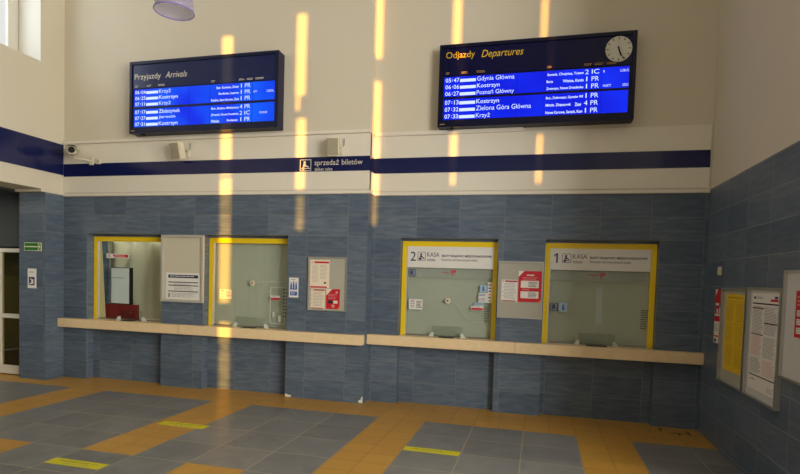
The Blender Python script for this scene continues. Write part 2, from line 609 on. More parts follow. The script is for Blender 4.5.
# left wall: thick, a high window, a portal to a vestibule under a lintel
XO = -7.69
YJ = 6.57                                  # the jamb of the portal
p = P()
p.box(XO, XW, 6.50, 7.9, 2.835, ZTOP, 'plaster')
p.box(XO, XW, -3.0, 6.50, 2.872, 4.71, 'plaster').box(XO, XW, -3.0, 6.50, 6.41, ZTOP, 'plaster')
p.box(XO, XW, -3.0, 4.0, 4.71, 6.41, 'plaster').box(XO, XW, -3.0, 2.6, 0, 2.872, 'plaster')
wl = structure(p.build('wall_left'))
P().box(XO, XW, YJ, 7.9, 0, 2.833, 'slate_l').build('tile_cladding', wl)
P().box(XW, XW + .006, 2.0, YL - .02, 3.14, 3.605, 'stripe').build('blue_stripe', wl)

wa, wc, wy = XO + .03, XO + .075, 6.49
w1 = structure(P().box(wa, wc, 4.02, wy, 4.73, 4.80, 'white_frame').box(wa, wc, 4.02, wy, 6.33, 6.40, 'white_frame')
               .box(wa, wc, wy - .16, wy, 4.80, 6.33, 'white_frame').box(wa, wc, 4.02, 4.12, 4.80, 6.33, 'white_frame')
               .box(wa, wc, 5.12, 5.22, 4.80, 6.33, 'white_frame').build('window_1'))
P().box(wa + .015, wa + .025, 4.1, wy - .13, 4.78, 6.35, 'win_glass').build('pane', w1)
P().box(XO + .02, XW - .002, 4.0, 6.499, 4.712, 4.728, 'white_frame').build('window_sill', w1)
P().box(wc + .01, XW - .002, 6.488, 6.4995, 4.73, 6.40, 'white_frame').build('window_reveal', w1)

# vestibule behind the portal, closed by a glazed door
p = P().box(-10.6, XO, 6.76, 7.9, 2.02, 2.9, 'dark_panel').box(-10.6, -9.42, 6.76, 7.9, 0, 2.02, 'dark_panel').box(-7.70, XO, 6.76, 7.9, 0, 2.02, 'dark_panel')
p.box(-9.42, -7.70, 7.3, 7.9, 0, 2.02, 'olive_panel')
p.box(-10.8, -10.6, 2.4, 7.9, 0, 2.9, 'dark_panel').box(-10.6, XO, 2.4, 2.6, 0, 2.9, 'wall_plain').box(-10.6, XO, 2.4, 6.76, 2.85, 2.95, 'dark_panel')
structure(p.build('wall_vestibule'))
for n, (a, b) in enumerate([(-8.31, -7.70), (-9.40, -8.315)]):
    p = P()
    y0, y1 = 6.70, 6.757
    p.box(a, a + .10, y0, y1, .02, 1.99, 'white_frame').box(b - .10, b, y0, y1, .02, 1.99, 'white_frame')
    p.box(a + .10, b - .10, y0, y1, 1.93, 1.99, 'white_frame').box(a + .10, b - .10, y0, y1, .90, .965, 'white_frame').box(a + .10, b - .10, y0, y1, .02, .15, 'white_frame')
    d = structure(p.build('door_%d' % (n + 1)))
    P().box(a + .09, b - .09, 6.724, 6.732, .14, 1.94, 'door_glass').build('pane', d)
    s = b - .05 if n else a + .05
    P().tube([(s, y0, 1.02), (s, y0 - .05, 1.02), (s, y0 - .05, 1.25), (s, y0, 1.25)], .012, 'steel').build('door_handle', d)

# right wall: tiled below, plaster above; it ends short of the photographer, the hall goes on to the right
XR2 = 2.2
YE = 4.15
wr = structure(P().box(XE, XR2, YE, 7.9, 2.858, ZTOP, 'plaster').build('wall_right'))
P().box(XE, XR2, YE, 7.9, 0, 2.857, 'slate_side').build('tile_cladding', wr)
structure(P().box(XR2, 9.2, YE, YE + .3, 0, ZTOP, 'wall_plain').build('wall_right_return'))
structure(P().box(9.0, 9.2, -3.2, YE, 0, ZTOP, 'wall_plain').build('wall_right_end'))

# front wall behind the photographer unseen; its tall narrow gaps are shaped to throw the sun streaks
YF = -3.0
KZ = -SUN.z


def gap(x, w, z0, z1, yt, wtop=None):
    """opening in the front wall for a streak that lands on the back wall at x, z0..z1"""
    dy = yt - YF
    return (x - SUN.x * dy, w, z0 + KZ * dy, z1 + KZ * dy, round(x))


GAPS = [gap(-4.35, .18, -.12, .56, YL), gap(-4.35, .15, .585, .66, YL), gap(-4.355, .19, .68, .99, YL), gap(-4.37, .18, 1.28, 3.05, YL), gap(-4.375, .17, 3.1, 5.03, YL),
        gap(-3.215, .12, 2.32, 2.79, YL), gap(-3.225, .13, 2.89, 3.84, YL), gap(-3.245, .14, 4.16, 5.24, YL), gap(-3.28, .05, 3.96, 4.16, YL),
        gap(-2.215, .10, 2.42, 3.55, YR), gap(-2.225, .12, 3.58, 4.34, YR), gap(-2.225, .12, 4.66, 5.9, YR),  # upper break is shaped to leave a lamp-like shadow in the streak
        gap(-1.15, .05, 2.95, 3.12, YR), gap(-1.155, .085, 3.17, 3.60, YR), gap(-1.155, .10, 3.7, 5.9, YR),
        gap(-.065, .05, 2.96, 3.56, YR), gap(-.06, .06, 4.1, 5.9, YR)]
cols = {}
for (x, w, z0, z1, k) in GAPS:
    cols.setdefault(-k, []).append((x, w, z0, z1))
p = P()
edges = []
for k in sorted(cols, reverse=True):
    g = sorted(cols[k], key=lambda t: t[2])
    a = min(t[0] - t[1] / 2 for t in g) - .02
    b = max(t[0] + t[1] / 2 for t in g) + .02
    edges.append((a, b))
    z = 0.0
    for (x, w, z0, z1) in g:
        z0 = max(z0, 0.0)
        if z0 > z:
            p.box(a, b, YF - .02, YF, z, z0, 'wall_plain')
        p.box(a, x - w / 2, YF - .02, YF, z0, z1, 'wall_plain').box(x + w / 2, b, YF - .02, YF, z0, z1, 'wall_plain')
        z = z1
    if z < ZTOP:
        p.box(a, b, YF - .02, YF, z, ZTOP, 'wall_plain')
x = -10.8
for a, b in edges:
    p.box(x, a, YF - .02, YF, 0, ZTOP, 'wall_plain')
    x = b
p.box(x, 9.2, YF - .02, YF, 0, ZTOP, 'wall_plain')
structure(p.build('wall_front'))

# ------------------------------------------------------------------ counters
def counter(x0, x1, yf, yw, yr, recs, joints, label):
    p = P()
    p.box(x0, x1, yf, yw - .001, ZC - .135, ZC, 'counter', .006)
    for a, b in recs:
        p.box(a + .001, b - .001, yw - .003, 7.6, ZC - .135, ZC - .001, 'counter')
    o = p.build('counter_ledge')
    for x in joints:
        P().box(x - .002, x + .002, yf - .0008, yw - .002, ZC - .13, ZC + .0006, 'seam').build('seam', o)
    tag(o, label, 'counter')
    return o


counter(XW + .004, XC, YL - .12, YL, YLR, L_REC, [-5.04], 'long beige stone counter ledge under the two sign-less ticket windows')
counter(XC + .002, XE - .001, YR - .12, YR, YRR, R_REC, [-.265], 'long beige stone counter ledge under the KASA 1 and KASA 2 ticket windows')


# ------------------------------------------------------------------ ticket windows
def icon(p, B, u0, u1, v0, v1, d, line, inner):
    """pictogram: outlined square with a clerk's bust behind a counter window and a ticket"""
    w, h = u1 - u0, v1 - v0
    t = 0.05 * w
    p.plate(B, u0, u1, v0, v0 + t, d, .0005, line).plate(B, u0, u1, v1 - t, v1, d, .0005, line)
    p.plate(B, u0, u0 + t, v0, v1, d, .0005, line).plate(B, u1 - t, u1, v0, v1, d, .0005, line)
    p.disc(B, u0 + .42 * w, v0 + .74 * h, .12 * h, d, .0006, inner, 16)
    p.prism(B, [(u0 + .27 * w, v0 + .38 * h), (u0 + .57 * w, v0 + .38 * h), (u0 + .55 * w, v0 + .6 * h), (u0 + .3 * w, v0 + .6 * h)], d, .0006, inner)
    p.prism(B, [(u0 + .5 * w, v0 + .42 * h), (u0 + .78 * w, v0 + .3 * h), (u0 + .8 * w, v0 + .38 * h), (u0 + .52 * w, v0 + .54 * h)], d, .0006, inner)
    p.plate(B, u0 + .12 * w, u0 + .88 * w, v0 + .2 * h, v0 + .27 * h, d, .0006, inner)
    p.disc(B, u0 + .3 * w, v0 + .22 * h, .14 * h, d, .0006, inner, 16)


def ticket_window(x0, x1, yr, label, fr=.062, etched=None, logo=None, strip=None, sign=None):
    t = thing('ticket_window', label, 'ticket window', ((x0 + x1) / 2, yr, ZC))
    a, b, z0, z1 = x0 + .002, x1 - .002, ZC, ZHF - .001
    p = P()
    p.box(a, a + fr, yr, yr + .06, z0, z1, 'yellow', .003).box(b - fr, b, yr, yr + .06, z0, z1, 'yellow', .003)
    p.box(a + fr, b - fr, yr, yr + .06, z1 - fr - .01, z1, 'yellow', .003)
    f = p.build('window_frame', t)
    p = P().box(a + fr, b - fr, yr + .03, yr + .038, z0, z1 - fr - .01, 'glass')
    p.build('glass_pane', t)
    p = P().box(a + fr, a + fr + .012, yr + .004, yr + .045, z0, z1 - fr - .01, 'alu_matt').box(a + fr + .012, b - fr, yr + .015, yr + .045, z0, z0 + .014, 'steel')
    p.build('glazing_bead', t)
    G = BK(yr + .03)
    if etched:
        p = P().lines(G, etched[0], etched[1], etched[2], etched[3], 9, .001, 'ink_dark', .35)
        p.build('lettering', t)['label'] = 'small dark lettering printed on the glass'
    if strip:
        p = P().plate(G, a + fr + .014, b - fr, strip[0], strip[1], .001, .001, 'frost')
        p.build('frosted_strip', t)
    if logo:
        u0, u1, v0, v1 = logo
        p = P()
        w, h = u1 - u0, v1 - v0
        p.lines(G, u0, u0 + .52 * w, v0 + .42 * h, v0 + .66 * h, 1, .0025, 'red_dark', .8)
        p.prism(G, [(u0 + .56 * w, v1), (u0 + .8 * w, v1), (u0 + .8 * w, v0 + .6 * h), (u0 + .72 * w, v0 + .5 * h), (u0 + .8 * w, v0), (u0 + .7 * w, v0), (u0 + .64 * w, v0 + .45 * h), (u0 + .7 * w, v0 + .6 * h), (u0 + .7 * w, v0 + .8 * h), (u0 + .56 * w, v0 + .8 * h)], .0025, .0005, 'red')
        p.prism(G, [(u0 + .82 * w, v1), (u1, v1), (u0 + .9 * w, v0 + .45 * h), (u0 + .84 * w, v0 + .45 * h)], .0025, .0005, 'red')
        p.build('rail_logo', t)['label'] = 'small red rail logo on the glass'
    if sign:
        u0, u1, v0, v1, num = sign
        s = P().box(u0, u1, yr + .002, yr + .028, v0, v1, 'paper', .002).build('sign_panel', t)
        B = BK(yr + .002)
        w, h = u1 - u0, v1 - v0
        p = P()
        if num == '1':
            a, c, dd, e = u0 + .036 * w, u0 + .078 * w, v0 + .30 * h, v0 + .72 * h
            p.prism(B, [(c, dd), (c, e), (c - .018 * w, e), (a, e - .10 * h), (a + .004 * w, e - .15 * h), (c - .016 * w, e - .07 * h), (c - .016 * w, dd)], .0005, .0006, 'navy_ink')
        else:
            p.text(B, num, u0 + .036 * w, u0 + .10 * w, v0 + .30 * h, v0 + .72 * h, .001, 'navy_ink')
        p.text(B, 'KASA', u0 + .232 * w, u0 + .375 * w, v0 + .50 * h, v0 + .70 * h, .001, 'navy_ink')
        p.text(B, 'tickets', u0 + .232 * w, u0 + .33 * w, v0 + .30 * h, v0 + .44 * h, .001, 'navy_ink')
        p.text(B, 'BILETY KRAJOWE I MI\u0118DZYNARODOWE', u0 + .405 * w, u0 + .965 * w, v0 + .475 * h, v0 + .605 * h, .001, 'navy_ink', bold=.03)
        p.text(B, 'Domestic and international tickets', u0 + .405 * w, u0 + .81 * w, v0 + .325 * h, v0 + .435 * h, .001, 'ink_mid', bold=.01)
        p.build('lettering', s)
        p = P()
        icon(p, B, u0 + .122 * w, u0 + .215 * w, v0 + .31 * h, v0 + .71 * h, .001, 'navy_ink', 'navy_ink')
        p.build('pictogram', s)
    return t


mf = bpy.data.materials.new('frosted_film')
mf.use_nodes = True
bb = mf.node_tree.nodes['Principled BSDF']
bb.inputs['Base Color'].default_value = lin((190, 200, 188))
bb.inputs['Roughness'].default_value = 0.4
bb.inputs['Alpha'].default_value = 0.35
M['frost'] = mf

ticket_window(*L_REC[0], YLR, 'yellow framed ticket window with a red box and a white sheet behind its glass')
ticket_window(*L_REC[1], YLR, 'yellow framed ticket window without a sign, left of the white sign with blue figures', etched=(-3.53, -3.46, 1.09, 1.52))
ticket_window(*R_REC[0], YRR, 'yellow framed ticket window headed 2 KASA', etched=(-.69, -.62, 1.15, 1.36), logo=(-1.272, -1.08, 1.772, 1.834), strip=(1.735, 1.855), sign=(-1.757, -.58, 1.862, 2.158, '2'))
ticket_window(*R_REC[1], YRR, 'yellow framed ticket window headed 1 KASA', etched=(1.236, 1.32, 1.16, 1.41), logo=(.61, .81, 1.782, 1.846), strip=(1.74, 1.875), sign=(.125, 1.318, 1.876, 2.166, '1'))


# blinds and curtains drawn behind the glass
def blind(x0, x1, y, label, ys=None):
    o = P().box(x0, x1, y, y + .006, ZC, ZHF - .03, 'blind').tube([(x0, y + .003, ZHF - .02), (x1, y + .003, ZHF - .02)], .018, 'alu_matt').build('window_blind')
    return tag(o, label, 'blind')


blind(-1.825, -.535, YRR + .075, 'plain grey-green roller blind drawn down behind the glass of the left, second cash desk')
blind(.065, 1.38, YRR + .075, 'plain grey-green roller blind behind the glass of the right-hand, first cash desk')
t = thing('vertical_blind', 'pale vertical slat blind closed behind the window left of the three-poster notice board', 'blind', (-4.05, YLR + .09, ZC))
P().box(-4.715, -3.395, YLR + .075, YLR + .11, ZHF - .04, ZHF - .004, 'alu_matt').build('head_rail', t)
for i in range(11):
    xx = -4.715 + i * .1188
    o = P().plate(BK(YLR + .095 + (.006 if i % 2 else 0)), xx, xx + .128, ZC + .01, ZHF - .04, 0, .003, 'blind').build('slat', t)

# wavy curtain behind the left-most window
p = P()
n, vs, fs = 120, [], []
for i in range(n + 1):
    u = i / n
    xx = -6.765 + u * 1.32
    for k in range(13):
        zz = k / 12
        fold = .035 * math.sin(u * 26 + 1.2 * math.sin(zz * 3)) * (0.35 + .65 * zz) + .03 * math.sin(u * 9 + zz * 4)
        vs.append((xx + .03 * math.sin(zz * 4 + u * 6) * (1 - zz), YLR + .28 + fold, ZC + .0 + zz * (ZHF - .01 - ZC)))
for i in range(n):
    for k in range(12):
        a = i * 13 + k
        fs.append((a, a + 13, a + 14, a + 1))
p.add(vs, fs, 'curtain', True)
tag(p.build('curtain'), 'olive grey curtain hanging behind the red box in the first ticket window', 'curtain')
tag(P().prism(BK(YLR + .068), [(-6.74, ZC), (-6.60, ZC), (-6.69, ZHF - .005), (-6.74, ZHF - .005)], 0, .006, 'cream_side').build('side_panel'), 'tall cream board leaning inside the first ticket window', 'board')

# things behind the glass of the first window
t = thing('storage_box', 'dark red box on the counter behind the first ticket window glass', 'box', (-6.28, YLR + .16, ZC))
P().box(-6.695, -6.33, YLR + .08, YLR + .2, ZC, 1.165, 'redbox', .004).build('box_body', t)
P().box(-6.33, -6.09, YLR + .10, YLR + .2, ZC, 1.165, 'redbox', .004).build('side_compartment', t)
t = thing('framed_sheet', 'white blank sheet in a dark frame standing on the red box', 'sheet', (-6.24, YLR + .14, 1.165))
P().box(-6.54, -6.165, YLR + .11, YLR + .15, 1.166, 1.745, 'black', .003).build('frame', t)
p = P().box(-6.535, -6.205, YLR + .105, YLR + .112, 1.18, 1.735, 'sheet')
p.lines(BK(YLR + .105), -6.52, -6.225, 1.56, 1.60, 1, .0008, 'ink', .3)
p.build('sheet', t)

# clear shields over the pass-through slots
def shield(x0, x1, yr, label, slot):
    t = thing('counter_shield', label, 'shield', ((x0 + x1) / 2, yr, ZC), 'clear pass-through shields on the counters')
    P().box(x0, x1, yr - .034, yr - .028, ZC + .004, 1.085, 'acrylic').build('acrylic_plate', t)
    for s, x in ((-1, x0), (1, x1)):
        P().prism(lambda u, v, d: (x + s * (u), yr - .036 + d, v), [(-.02, ZC), (.05, ZC), (.01, ZC + .055), (-.02, ZC + .06)], 0, .03, 'acrylic_block').build('bracket', t)
    P().disc(BK(yr - .034), (x0 + x1) / 2 + .0, 1.062, .009, 0, .006, 'steel', 14).build('screw', t)
    tr = P().box(slot[0], slot[1], yr - .14, yr - .04, ZC, ZC + .006, 'black').build('coin_slot', t)
    return t


M['acrylic_block'] = mat('frosted_acrylic', (205, 210, 200), 0.3)
shield(-6.27, -5.83, YLR, 'clear plastic shield on the counter in front of the red box', (-6.15, -5.95))
shield(-4.25, -3.77, YLR, 'clear plastic shield at the foot of the window with the vertical blind', (-4.10, -3.90))
shield(-1.375, -.968, YRR, 'clear plastic shield at the foot of the KASA 2 window', (-1.28, -1.07))
shield(.50, .94, YRR, 'clear plastic shield at the foot of the KASA 1 window', (.60, .84))


# intercom speakers and notices on the glass
def intercom(x, z, yr, label, cable):
    t = thing('intercom', label, 'intercom', (x, yr, z))
    G = BK(yr + .03)
    P().disc(G, x, z, .036, .002, .022, 'cam_white', 24).build('speaker_body', t)
    P().disc(G, x - .004, z, .012, .0245, .003, 'ink_dark', 16).build('speaker_hole', t)
    P().tube([(u, yr + .020, v) for u, v in cable], .0022, 'acrylic_block', 6).build('cable', t)


intercom(-4.01, 1.575, YLR, 'round chrome intercom on the glass of the window with the vertical blind', [(-3.98, 1.60), (-3.9, 1.59), (-3.7, 1.605), (-3.50, 1.61)])
intercom(-1.18, 1.422, YRR, 'round chrome intercom on the KASA 2 glass with a trailing cable', [(-1.15, 1.42), (-1.06, 1.39), (-.98, 1.27), (-.90, 1.18), (-.82, 1.15), (-.70, 1.155)])
t = thing('glass_marker', 'faint clear plastic leaflet holder on the glass beside the accessible-service sign', 'holder', (-3.61, YLR, 1.1))
p = P()
G = BK(YLR + .03)
for (a, b, c, d) in ((-3.73, -3.49, 1.52, 1.53), (-3.73, -3.49, 1.0, 1.01), (-3.73, -3.722, 1.0, 1.53), (-3.498, -3.49, 1.0, 1.53)):
    p.plate(G, a, b, c, d, .004, .004, 'acrylic_block')
p.build('holder_edge', t)
P().plate(G, -3.69, -3.655, 1.10, 1.17, .004, .002, 'acrylic_block').build('sticker', t)
P().plate(G, -3.60, -3.55, 1.03, 1.12, .004, .002, 'acrylic_block').build('sticker', t)
t.name = 'leaflet_holder'


def notice(B, u0, u1, v0, v1, label, draw=None, paper='paper', cat='notice', name='notice', d=.001, t=.003, group=None):
    p = P().plate(B, u0, u1, v0, v1, d, t, paper)
    if draw:
        draw(p, B, d + t + .0008)
    return tag(p.build(name), label, cat, group)


GL, GR = BK(YLR + .03), BK(YRR + .03)


def d_w1sign(p, B, d):
    p.plate(B, -6.44, -6.15, 1.898, 1.942, d - .0005, .0005, 'red')
    p.prism(B, [(-6.44, 1.898), (-6.40, 1.898), (-6.44, 1.942)], d + .0003, .0003, 'paper')
    p.lines(B, -6.39, -6.165, 1.911, 1.93, 1, d + .001, 'paper', .6)
    p.plate(B, -6.53, -6.49, 1.90, 1.925, d - .0005, .0005, 'ink_red').plate(B, -6.52, -6.48, 1.93, 1.945, d - .0005, .0005, 'ink')


notice(GL, -6.555, -6.14, 1.886, 1.955, 'narrow white sign with a red band high on the first ticket window glass', d_w1sign, cat='sign', name='window_sign', t=.006)


def d_note(u0, u1, v0, v1):
    def f(p, B, d):
        m_ = (u0 + u1) / 2
        p.lines(B, u0 + .015, m_ - .01, v0 + .02, v1 - .025, 4, d, 'ink', .4).lines(B, m_ + .01, u1 - .012, v0 + .02, v1 - .02, 5, d, 'ink_dark', .45)
        p.plate(B, u0 + .03, u0 + .07, v1 - .02, v1 - .012, d - .0005, .0005, 'red')
    return f


notice(GL, -4.552, -4.357, 1.33, 1.465, 'small cream notice on the glass in the sun streak beside the yellow frame', d_note(-4.552, -4.357, 1.33, 1.465), 'paper_cream')
notice(GR, -1.723, -1.532, 1.287, 1.427, 'small white notice at the left side of the KASA 2 glass', d_note(-1.723, -1.532, 1.287, 1.427))


def d_red(u0, u1, v0, v1):
    return lambda p, B, d: p.plate(B, u0 + .005, u1 - .005, v0 + .004, v0 + .55 * (v1 - v0), d - .0005, .0005, 'red').lines(B, u0 + .02, u1 - .02, v0 + .6 * (v1 - v0), v1 - .005, 1, d, 'ink', .4)


notice(GL, -3.732, -3.577, 1.337, 1.402, 'small white and red label on the glass left of the accessible-service sign', d_red(-3.732, -3.577, 1.337, 1.402), cat='label', name='window_label')
notice(GR, -.869, -.706, 1.311, 1.37, 'small white and red label low in the sticker cluster on the KASA 2 glass', d_red(-.869, -.706, 1.311, 1.37), cat='label', name='window_label')


def d_R(u0, u1, v0, v1):
    def f(p, B, d):
        p.text(B, 'R', u0 + .02, u1 - .02, v0 + .017, v1 - .017, d, 'navy_ink', bold=.04)
        for q in ((u0, u1, v0, v0 + .005), (u0, u1, v1 - .005, v1), (u0, u0 + .005, v0, v1), (u1 - .005, u1, v0, v1)):
            p.plate(B, *q, d - .0005, .0006, 'navy_ink')
    return f


M['r_film'] = mat('grey_blue_film', (132, 146, 160), 0.5)
notice(GR, -1.735, -1.645, 1.74, 1.835, 'square dark blue R sticker under the KASA 2 sign', d_R(-1.735, -1.645, 1.74, 1.835), 'r_film', 'sticker', 'window_sticker', d=.003)
notice(GR, .156, .243, 1.351, 1.449, 'square dark blue R sticker on the KASA 1 glass', d_R(.156, .243, 1.351, 1.449), 'r_film', 'sticker', 'window_sticker')


def d_wc(u0, u1, v0, v1):
    def f(p, B, d):
        w, h = u1 - u0, v1 - v0
        p.disc(B, u0 + .5 * w, v0 + .72 * h, .1 * h, d, .0005, 'navy_ink', 14)
        p.prism(B, [(u0 + .36 * w, v0 + .2 * h), (u0 + .68 * w, v0 + .2 * h), (u0 + .6 * w, v0 + .6 * h), (u0 + .4 * w, v0 + .6 * h)], d, .0005, 'blue_print')
        p.plate(B, u0 + .38 * w, u0 + .58 * w, v0 + .3 * h, v0 + .38 * h, d + .0006, .0003, 'red')
    return f


notice(GR, .257, .362, 1.342, 1.453, 'pale blue pictogram sticker right of the R on the KASA 1 glass', d_wc(.257, .362, 1.342, 1.453), 'blue_pale', 'sticker', 'window_sticker')
notice(GR, -.76, -.668, 1.554, 1.648, 'pale blue picture sticker atop the cluster on the KASA 2 glass', d_wc(-.76, -.668, 1.554, 1.648), 'blue_pale', 'sticker', 'window_sticker')


def d_cards(p, B, d):
    cs = ['navy_ink', 'navy_ink', 'blue_print', 'red', 'navy_ink', 'ink']
    for i, c in enumerate(cs):
        v = 1.645 - i * .042
        p.plate(B, -.645, -.61, v, v + .016, d - .0005, .0005, c)
        if c == 'red':
            p.plate(B, -.63, -.61, v, v + .016, d, .0005, 'orange')
        if i == 4:
            p.plate(B, -.63, -.612, v + .002, v + .012, d, .0005, 'red')


notice(GR, -.657, -.597, 1.416, 1.687, 'tall narrow strip of payment card emblems at the right of the KASA 2 glass', d_cards, cat='sticker', name='window_sticker')
notice(GR, -.773, -.66, 1.418, 1.545, 'white sticker with blue print left of the payment card strip', lambda p, B, d: p.lines(B, -.765, -.67, 1.50, 1.53, 2, d, 'blue_print', .5).lines(B, -.765, -.67, 1.43, 1.48, 3, d, 'ink', .4).plate(B, -.715, -.711, 1.42, 1.49, d, .0003, 'ink'), cat='sticker', name='window_sticker')
notice(GR, -.825, -.70, 1.374, 1.416, 'pale blue oblong sticker just above the white and red label on KASA 2', lambda p, B, d: p.lines(B, -.81, -.715, 1.38, 1.41, 2, d, 'ink', .4), 'blue_pale', 'sticker', 'window_sticker', t=.002)


# ------------------------------------------------------------------ notice boards and posters
def notice_case(B, u0, u1, v0, v1, label, back, fr=.025, depth=.035, frame='alu_matt', pane=False, loc=None, name='notice_board'):
    t = thing(name, label, 'notice board', loc)
    p = P()
    p.plate(B, u0, u1, v0, v0 + fr, 0.001, depth, frame).plate(B, u0, u1, v1 - fr, v1, 0.001, depth, frame)
    p.plate(B, u0, u0 + fr, v0 + fr, v1 - fr, 0.001, depth, frame).plate(B, u1 - fr, u1, v0 + fr, v1 - fr, 0.001, depth, frame)
    p.build('frame', t)
    P().plate(B, u0 + fr, u1 - fr, v0 + fr, v1 - fr, 0.001, depth * .35, back).build('backing', t)
    if pane:
        P().plate(B, u0 + fr, u1 - fr, v0 + fr, v1 - fr, depth * .8, .003, 'case_glass').build('pane', t)
    return t


M['case_glass'] = glass('display_case_glass', (0.95, 0.96, 0.95), 0.8, 1.3)
F1, F2 = BK(YL), BK(YR)
# first pier: big case, one sheet
notice_case(F1, -5.405, -4.70, 1.262, 2.238, 'large silver framed notice case holding a single timetable-like sheet, beside the red box window', 'backing_beige', .03, .04, loc=(-5.05, YL, 1.26))


def d_sheet1(p, B, d):
    u0, u1 = -5.29, -4.79
    p.plate(B, u0, u1, 1.615, 1.66, d - .0005, .0005, 'navy_ink')
    p.lines(B, u0 + .03, u1 - .02, 1.63, 1.65, 1, d + .0005, 'paper', .5)
    for v in (1.545, 1.498, 1.412):
        p.plate(B, u0, u1, v, v + .013, d - .0005, .0005, 'ink_dark')
    p.lines(B, u0 + .1, u1 - .06, 1.51, 1.54, 2, d, 'ink', .3).lines(B, u0 + .1, u1 - .06, 1.43, 1.49, 3, d, 'ink', .3).lines(B, u0 + .06, u1 - .02, 1.33, 1.40, 4, d, 'ink', .35)
    p.plate(B, u0, u0 + .035, 1.33, 1.39, d - .0005, .0005, 'ink')


notice(F1, -5.33, -4.76, 1.30, 1.69, 'white sheet with dark blue ruled lines in the large silver notice case', d_sheet1, cat='poster', name='poster', d=.016)
# second pier: three posters
notice_case(F1, -3.07, -2.508, 1.232, 1.962, 'silver framed notice board with three posters right of the accessible-service sign', 'backing', .014, .025, 'alu', loc=(-2.79, YL, 1.23))


def poster_text(u0, u1, v0, v1, n=10, foot=False):
    def f(p, B, d):
        w, h = u1 - u0, v1 - v0
        p.plate(B, u0 + .2 * w, u1 - .02 * w, v1 - .1 * h, v1 - .035 * h, d - .0005, .0005, 'red_dark')
        p.plate(B, u0 + .05 * w, u0 + .14 * w, v1 - .1 * h, v1 - .03 * h, d - .0005, .0005, 'ink_red')
        p.lines(B, u0 + .16 * w, u1 - .06 * w, v0 + .12 * h, v1 - .14 * h, n, d, 'ink', .3)
        for k in range(3):
            p.plate(B, u0 + .05 * w, u0 + .12 * w, v0 + (.25 + .2 * k) * h, v0 + (.28 + .2 * k) * h, d - .0005, .0005, 'ink')
        if foot:
            p.plate(B, u0 + .03 * w, u1 - .1 * w, v0 + .01 * h, v0 + .055 * h, d - .0005, .0005, 'red_dark')
    return f


def d_p1(p, B, d):
    u0, u1, v0, v1 = -3.043, -2.762, 1.54, 1.923
    p.plate(B, u0 + .06, u1 - .006, v1 - .045, v1 - .02, d - .0005, .0005, 'red')
    p.plate(B, u0 + .02, u0 + .04, v1 - .045, v1 - .02, d - .0005, .0005, 'ink_red')
    p.lines(B, u0 + .03, u0 + .13, 1.62, 1.86, 14, d, 'ink', .25).lines(B, u0 + .145, u1 - .02, 1.66, 1.86, 11, d, 'ink', .25)
    p.plate(B, u1 - .075, u1 - .045, 1.60, 1.625, d - .0005, .0005, 'ink_dark')
    p.plate(B, u0 + .002, u1 - .03, v0 + .004, v0 + .024, d - .0005, .0005, 'red')


notice(F1, -3.043, -2.762, 1.54, 1.923, 'largest cream poster with red bands, top of the three-poster board', d_p1, 'paper_cream', 'poster', 'poster', d=.01)
notice(F1, -3.026, -2.82, 1.255, 1.532, 'small cream text poster at the bottom left of the three-poster board', poster_text(-3.026, -2.82, 1.255, 1.532, 10, True), 'paper_cream', 'poster', 'poster', d=.01)


def d_p3(p, B, d):
    u0, u1, v0, v1 = -2.80, -2.603, 1.262, 1.532
    p.prism(B, [(u0, v1), (u0, v1 - .09), (u0 + .085, v1)], d - .0005, .0005, 'paper_cream')
    p.prism(B, [(u1, v0), (u1, v0 + .04), (u1 - .04, v0)], d - .0005, .0005, 'orange')
    p.lines(B, u0 + .03, u1 - .03, v0 + .13, v0 + .21, 4, d, 'ink_red', .3)
    p.disc(B, u1 - .045, v1 - .045, .018, d, .0004, 'ink_red', 16)
    p.plate(B, u0 + .03, u0 + .1, v0 + .075, v0 + .115, d, .0004, 'ink_dark').plate(B, u0 + .105, u1 - .03, v0 + .075, v0 + .115, d, .0004, 'paper_cream')
    p.disc(B, u0 + .105, v0 + .04, .022, d, .0004, 'ink_red', 18)


notice(F1, -2.80, -2.603, 1.262, 1.532, 'small red poster with a white corner in the three-poster board', d_p3, 'red', 'poster', 'poster', d=.01)
# third pier: two posters
notice_case(F2, -.514, .049, 1.238, 1.966, 'silver framed notice board with two posters between the KASA 2 and KASA 1 windows', 'backing', .014, .025, 'alu', loc=(-.23, YR, 1.24))
notice(F2, -.468, -.264, 1.45, 1.73, 'white text poster with a red title bar, beside a red poster between the KASA windows', poster_text(-.468, -.264, 1.45, 1.73, 11, True), 'paper', 'poster', 'poster', d=.01)


def d_q2(p, B, d):
    u0, u1, v0, v1 = -.256, .027, 1.452, 1.847
    p.prism(B, [(u0, v1), (u0, v1 - .075), (u0 + .07, v1)], d - .0005, .0005, 'paper')
    p.prism(B, [(u1, v0), (u1, v0 + .04), (u1 - .04, v0)], d - .0005, .0005, 'orange')
    p.plate(B, u0 + .1, u1 - .09, v1 - .06, v1 - .045, d, .0004, 'paper')
    p.lines(B, u0 + .05, u1 - .02, v1 - .13, v1 - .075, 3, d, 'ink_red', .35)
    for v in (v1 - .214, v0 + .048):
        p.plate(B, u0 + .03, u1 - .03, v, v + .088, d, .0004, 'paper')
        p.lines(B, u0 + .125, u1 - .04, v + .012, v + .078, 4, d + .0010, 'ink_dark', .45)
    p.lines(B, u0 + .05, u0 + .16, v0 + .15, v0 + .17, 1, d, 'ink_red', .5)


notice(F2, -.256, .027, 1.452, 1.847, 'large red poster with two white panels between the KASA windows', d_q2, 'red', 'poster', 'poster', d=.01)

